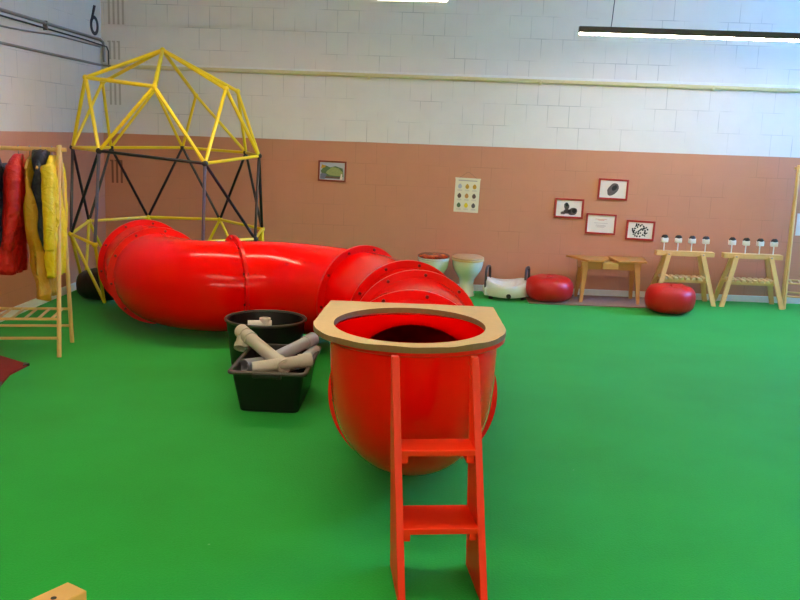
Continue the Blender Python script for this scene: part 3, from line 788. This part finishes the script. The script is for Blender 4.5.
# raised seat with arms
rs = thing('raised_toilet_seat', 'white plastic raised toilet seat with dark armrests on the floor', 'toilet seat', (.775, 8.27, 0), .03)
bm = NB()
def rsq(hx, hy, z, dip=0, n=48):
    o = []
    for k in range(n):
        a = 2*pi*k/n; x = hx*math.copysign(abs(cos(a))**.55, cos(a)); y = hy*math.copysign(abs(sin(a))**.6, sin(a))
        if y < 0: y *= 1+.32*cos(x/hx*pi/2)**2
        o.append(V((x, y, z-dip*max(0, cos(min(1, abs(x)/hx)*pi/2))*(1 if y < 0 else .55)+dip*.35*(abs(x)/hx)**2)))
    return o
loft(bm, [rsq(.15, .13, .02), rsq(.19, .16, .03), rsq(.205, .175, .07), rsq(.2, .172, .115), rsq(.2, .172, .148, .028), rsq(.19, .165, .166, .034), rsq(.165, .142, .168, .038), rsq(.13, .105, .15, .03), rsq(.115, .09, .08), rsq(.112, .085, .06)], True, True)
link('seat_body', bm, 'whitepl', rs, True)
for s in (-1, 1):
    q = V((.32, .95, 0))
    bm = NB(); tube(bm, [V((s*.185+.012, .02, z))+q*d for d, z in ((-.08, .09), (-.08, .23), (-.073, .265), (-.05, .285), (0, .29), (.05, .285), (.073, .265), (.08, .23), (.08, .09))], .0125, 10); ar = link('armrest', bm, 'handle', rs, True)
    bm = NB(); box(bm, (s*.195-.016, -.1, .03), (s*.195+.016, .1, .10), .008); link('arm_bracket', bm, 'whitepl', rs, True)
bm = NB(); tube(bm, [(0, -.215, .05), (0, -.255, .05)], [.022, .020], 12); kn = link('clamp_knob', bm, 'ink', rs, True)
bm = NB()
for sx in (-.15, .15): 
    for sy in (-.1, .1): lathe(bm, [(0, 0), (.02, 0), (.02, .03), (0, .03)], 10, c=(sx, sy, 0))
link('foot_pad', bm, 'ink', rs)

# ------------------------------------------------------------------ framed pictures
def wallbox(bm, x0, z0, x1, z1, d0, d1, bev=.0): return box(bm, (x0, -d1, z0), (x1, -d0, z1), bev)
def picture(name, cx, cz, w, h, fm, label, bw=.014, rz=0, cat='picture', group=None):
    t = thing(name, label, cat, (cx, YB-.001, cz), 0, group); t.rotation_euler = (0, rz, 0)
    bm = NB()
    wallbox(bm, -w/2, -h/2, w/2, -h/2+bw, 0, .018, .002); wallbox(bm, -w/2, h/2-bw, w/2, h/2, 0, .018, .002)
    wallbox(bm, -w/2, -h/2+bw, -w/2+bw, h/2-bw, 0, .018, .002); wallbox(bm, w/2-bw, -h/2+bw, w/2, h/2-bw, 0, .018, .002)
    link('frame', bm, fm, t)
    sh = link('sheet', wallbox(NB(), -w/2+bw, -h/2+bw, w/2-bw, h/2-bw, 0, .009), 'paper', t)
    return t, sh
def flat(bm, pts, d=.0098): 
    return prism(bm, pts, .0088, d, lambda x, y, z: (x, -z, y))
def blob(bm, cx, cz, rx, rz_, rot=0, seed=0, n=20, amp=.15, d=.0098):
    pts = []
    for k in range(n):
        a = 2*pi*k/n; r = 1+amp*noise.noise(V((cos(a)*1.5, sin(a)*1.5, seed)))
        x, z = rx*r*cos(a), rz_*r*sin(a); pts.append((cx+x*cos(rot)-z*sin(rot), cz+x*sin(rot)+z*cos(rot)))
    return flat(bm, pts, d)
GF = 'red framed pictures above the table'
t, sh = picture('framed_picture', 1.764, 1.034, .285, .198, 'frame', 'red framed picture of one dark oval lump, highest of the four', .018, radians(1.2), group=GF)
bm = NB(); blob(bm, 0, 0, .068, .044, radians(52), 1, amp=.2); link('print', bm, 'greyink', sh)
bm = NB(); blob(bm, .012, .014, .03, .02, radians(50), 2, d=.0102); link('print', bm, 'ink', sh)
t, sh = picture('framed_picture', 1.36, .838, .277, .188, 'frame', 'red framed picture of a dark heap with a knob, leftmost of the four', .018, radians(1), group=GF)
bm = NB(); blob(bm, .035, -.028, .048, .034, .3, 3); blob(bm, -.025, .02, .024, .036, .2, 4); blob(bm, -.05, -.045, .03, .014, .1, 5); blob(bm, -.012, -.03, .04, .022, 0, 8); link('print', bm, 'greyink', sh)
bm = NB(); blob(bm, -.022, .034, .016, .016, 0, 6, d=.0102); blob(bm, .05, -.02, .02, .022, 0, 7, d=.0102); link('print', bm, 'ink', sh)
t, sh = picture('framed_notice', 1.673, .70, .288, .196, 'frame', 'red framed white sheet with a few lines of print, lowest middle of the four', .016, radians(1.2), group=GF)
bm = NB()
for z, w in ((.045, .11), (.036, .06)): flat(bm, [(-w/2, z-.002), (w/2, z-.002), (w/2, z+.002), (-w/2, z+.002)])
link('print', bm, 'orangeink', sh)
bm = NB()
for z, w in ((.008, .13), (-.012, .09), (-.021, .10), (-.03, .07)): flat(bm, [(-w/2, z-.0018), (w/2, z-.0018), (w/2, z+.0018), (-w/2, z+.0018)])
link('print', bm, 'faint', sh)
t, sh = picture('framed_picture', 2.053, .653, .272, .188, 'frame', 'red framed picture of scattered dark pellets, rightmost of the four', .018, radians(1.3), group=GF)
bm = NB(); rr = random.Random(3); done = []
while len(done) < 34:
    a, q = rr.uniform(0, 2*pi), rr.uniform(0, 1)**.6
    x, z = q*.085*cos(a)-.008, q*.062*sin(a)
    if all((x-u)**2+(z-v)**2 > .00016 for u, v in done):
        done.append((x, z)); blob(bm, x, z, rr.uniform(.008, .013), rr.uniform(.006, .009), rr.uniform(0, 3), len(done), 10, d=.0096+.00002*len(done))
link('print', bm, 'ink', sh)
t, sh = picture('framed_landscape', -.92, 1.108, .27, .196, 'frame_b', 'small brown-framed landscape picture on the wall right of the dome', .016, radians(1))
for m, pts, d in (('p_sky', [(-.118, -.08), (.118, -.08), (.118, .08), (-.118, .08)], .0095), ('p_green', [(-.11, .0), (-.07, .055), (-.02, .035), (.03, .05), (.1, .03), (.11, -.05), (-.09, -.05)], .0099),
                  ('p_hill', [(-.05, .0), (.0, .04), (.06, .03), (.1, -.005), (.1, -.045), (-.02, -.04), (-.06, -.02)], .0103), ('p_dark', [(-.06, -.05), (.08, -.05), (.085, -.07), (-.07, -.07)], .0107),
                  ('p_blue', [(-.115, -.078), (-.07, -.078), (-.05, -.03), (-.09, -.02), (-.112, -.03)], .0107), ('gold_c', [(-.11, .02), (-.07, .035), (-.06, .05), (-.1, .06)], .0107), ('paper', [(.075, -.076), (.1, -.076), (.098, -.02), (.085, -.025)], .011)):
    bm = NB(); flat(bm, pts, d); link('print', bm, m, sh)
# hanging chart
t = thing('wall_chart', 'cream paper chart of nine small pictures hanging from a string', 'chart', (.379, YB-.002, .925)); t.rotation_euler = (0, radians(1.5), 0)
sh = link('sheet', wallbox(NB(), -.118, -.162, .118, .162, 0, .005), 'chart', t)
bm = NB(); prism(bm, [(-.122, .152), (.122, .152), (.122, .165), (-.122, .165)], .0, .009, lambda x, y, z: (x, -z, y)); link('hanging_bar', bm, 'chart', t)
link('string', tube(NB(), [(-.085, -.004, .163), (-.01, -.004, .218), (.0, -.004, .222), (.01, -.004, .218), (.085, -.004, .163)], .0018, 6), 'string', t)
bm = NB(); flat(bm, [(-.09, .135), (.09, .135), (.09, .145), (-.09, .145)], .0062); 
prism_ok = link('print', bm, 'faint', sh); prism_ok.location = (0, .0, 0)
cols = [('p_sky', 'gold_c', 'gold_c'), ('p_dark', 'oak', 'p_dark'), ('p_green', 'yel_c', 'greyink')]
def flat2(bm, pts): return prism(bm, pts, .004, .0062, lambda x, y, z: (x, -z, y))
for r in range(3):
    for c in range(3):
        x, z = -.072+.07*c, .085-.09*r
        bm = NB()
        pts = []
        for k in range(14):
            a = 2*pi*k/14; w = .019*(1-.35*max(0, sin(a))); pts.append((x+w*cos(a), z+.024*sin(a)))
        flat2(bm, pts); link('print', bm, cols[r][c], sh)
        bm = NB()
        for q in (0, 1): flat2(bm, [(x-.022, z-.036-.008*q), (x+.022, z-.036-.008*q), (x+.022, z-.033-.008*q), (x-.022, z-.033-.008*q)])
        link('print', bm, 'faint', sh)

# ------------------------------------------------------------------ daylight and view
w = bpy.data.worlds.new('sky'); S.world = w; w.use_nodes = True
wn = w.node_tree; bg = wn.nodes['Background']
sk = wn.nodes.new('ShaderNodeTexSky'); sk.sky_type = 'PREETHAM' if False else 'HOSEK_WILKIE'; sk.sun_direction = (-.4, -.5, .75); sk.turbidity = 3
mxw = wn.nodes.new('ShaderNodeMix'); mxw.data_type = 'RGBA'; mxw.inputs[0].default_value = .92; mxw.inputs[7].default_value = (.10, .36, 1, 1)
wn.links.new(sk.outputs[0], mxw.inputs[6]); wn.links.new(mxw.outputs[2], bg.inputs['Color']); bg.inputs['Strength'].default_value = 33.0
pl = bpy.data.lights.new('window_portal', 'AREA'); pl.shape = 'RECTANGLE'; pl.size = WY1-WY0; pl.size_y = WZ1-WZ0; pl.cycles.is_portal = True
po = bpy.data.objects.new('window_portal', pl); COL.objects.link(po); po.location = (XR+.15, (WY0+WY1)/2, (WZ0+WZ1)/2); po.rotation_euler = (pi/2, 0, pi/2)

vs = S.view_settings; vs.view_transform = 'Standard'; vs.look = 'None'; vs.gamma = 1; vs.exposure = 0.5; vs.use_curve_mapping = False
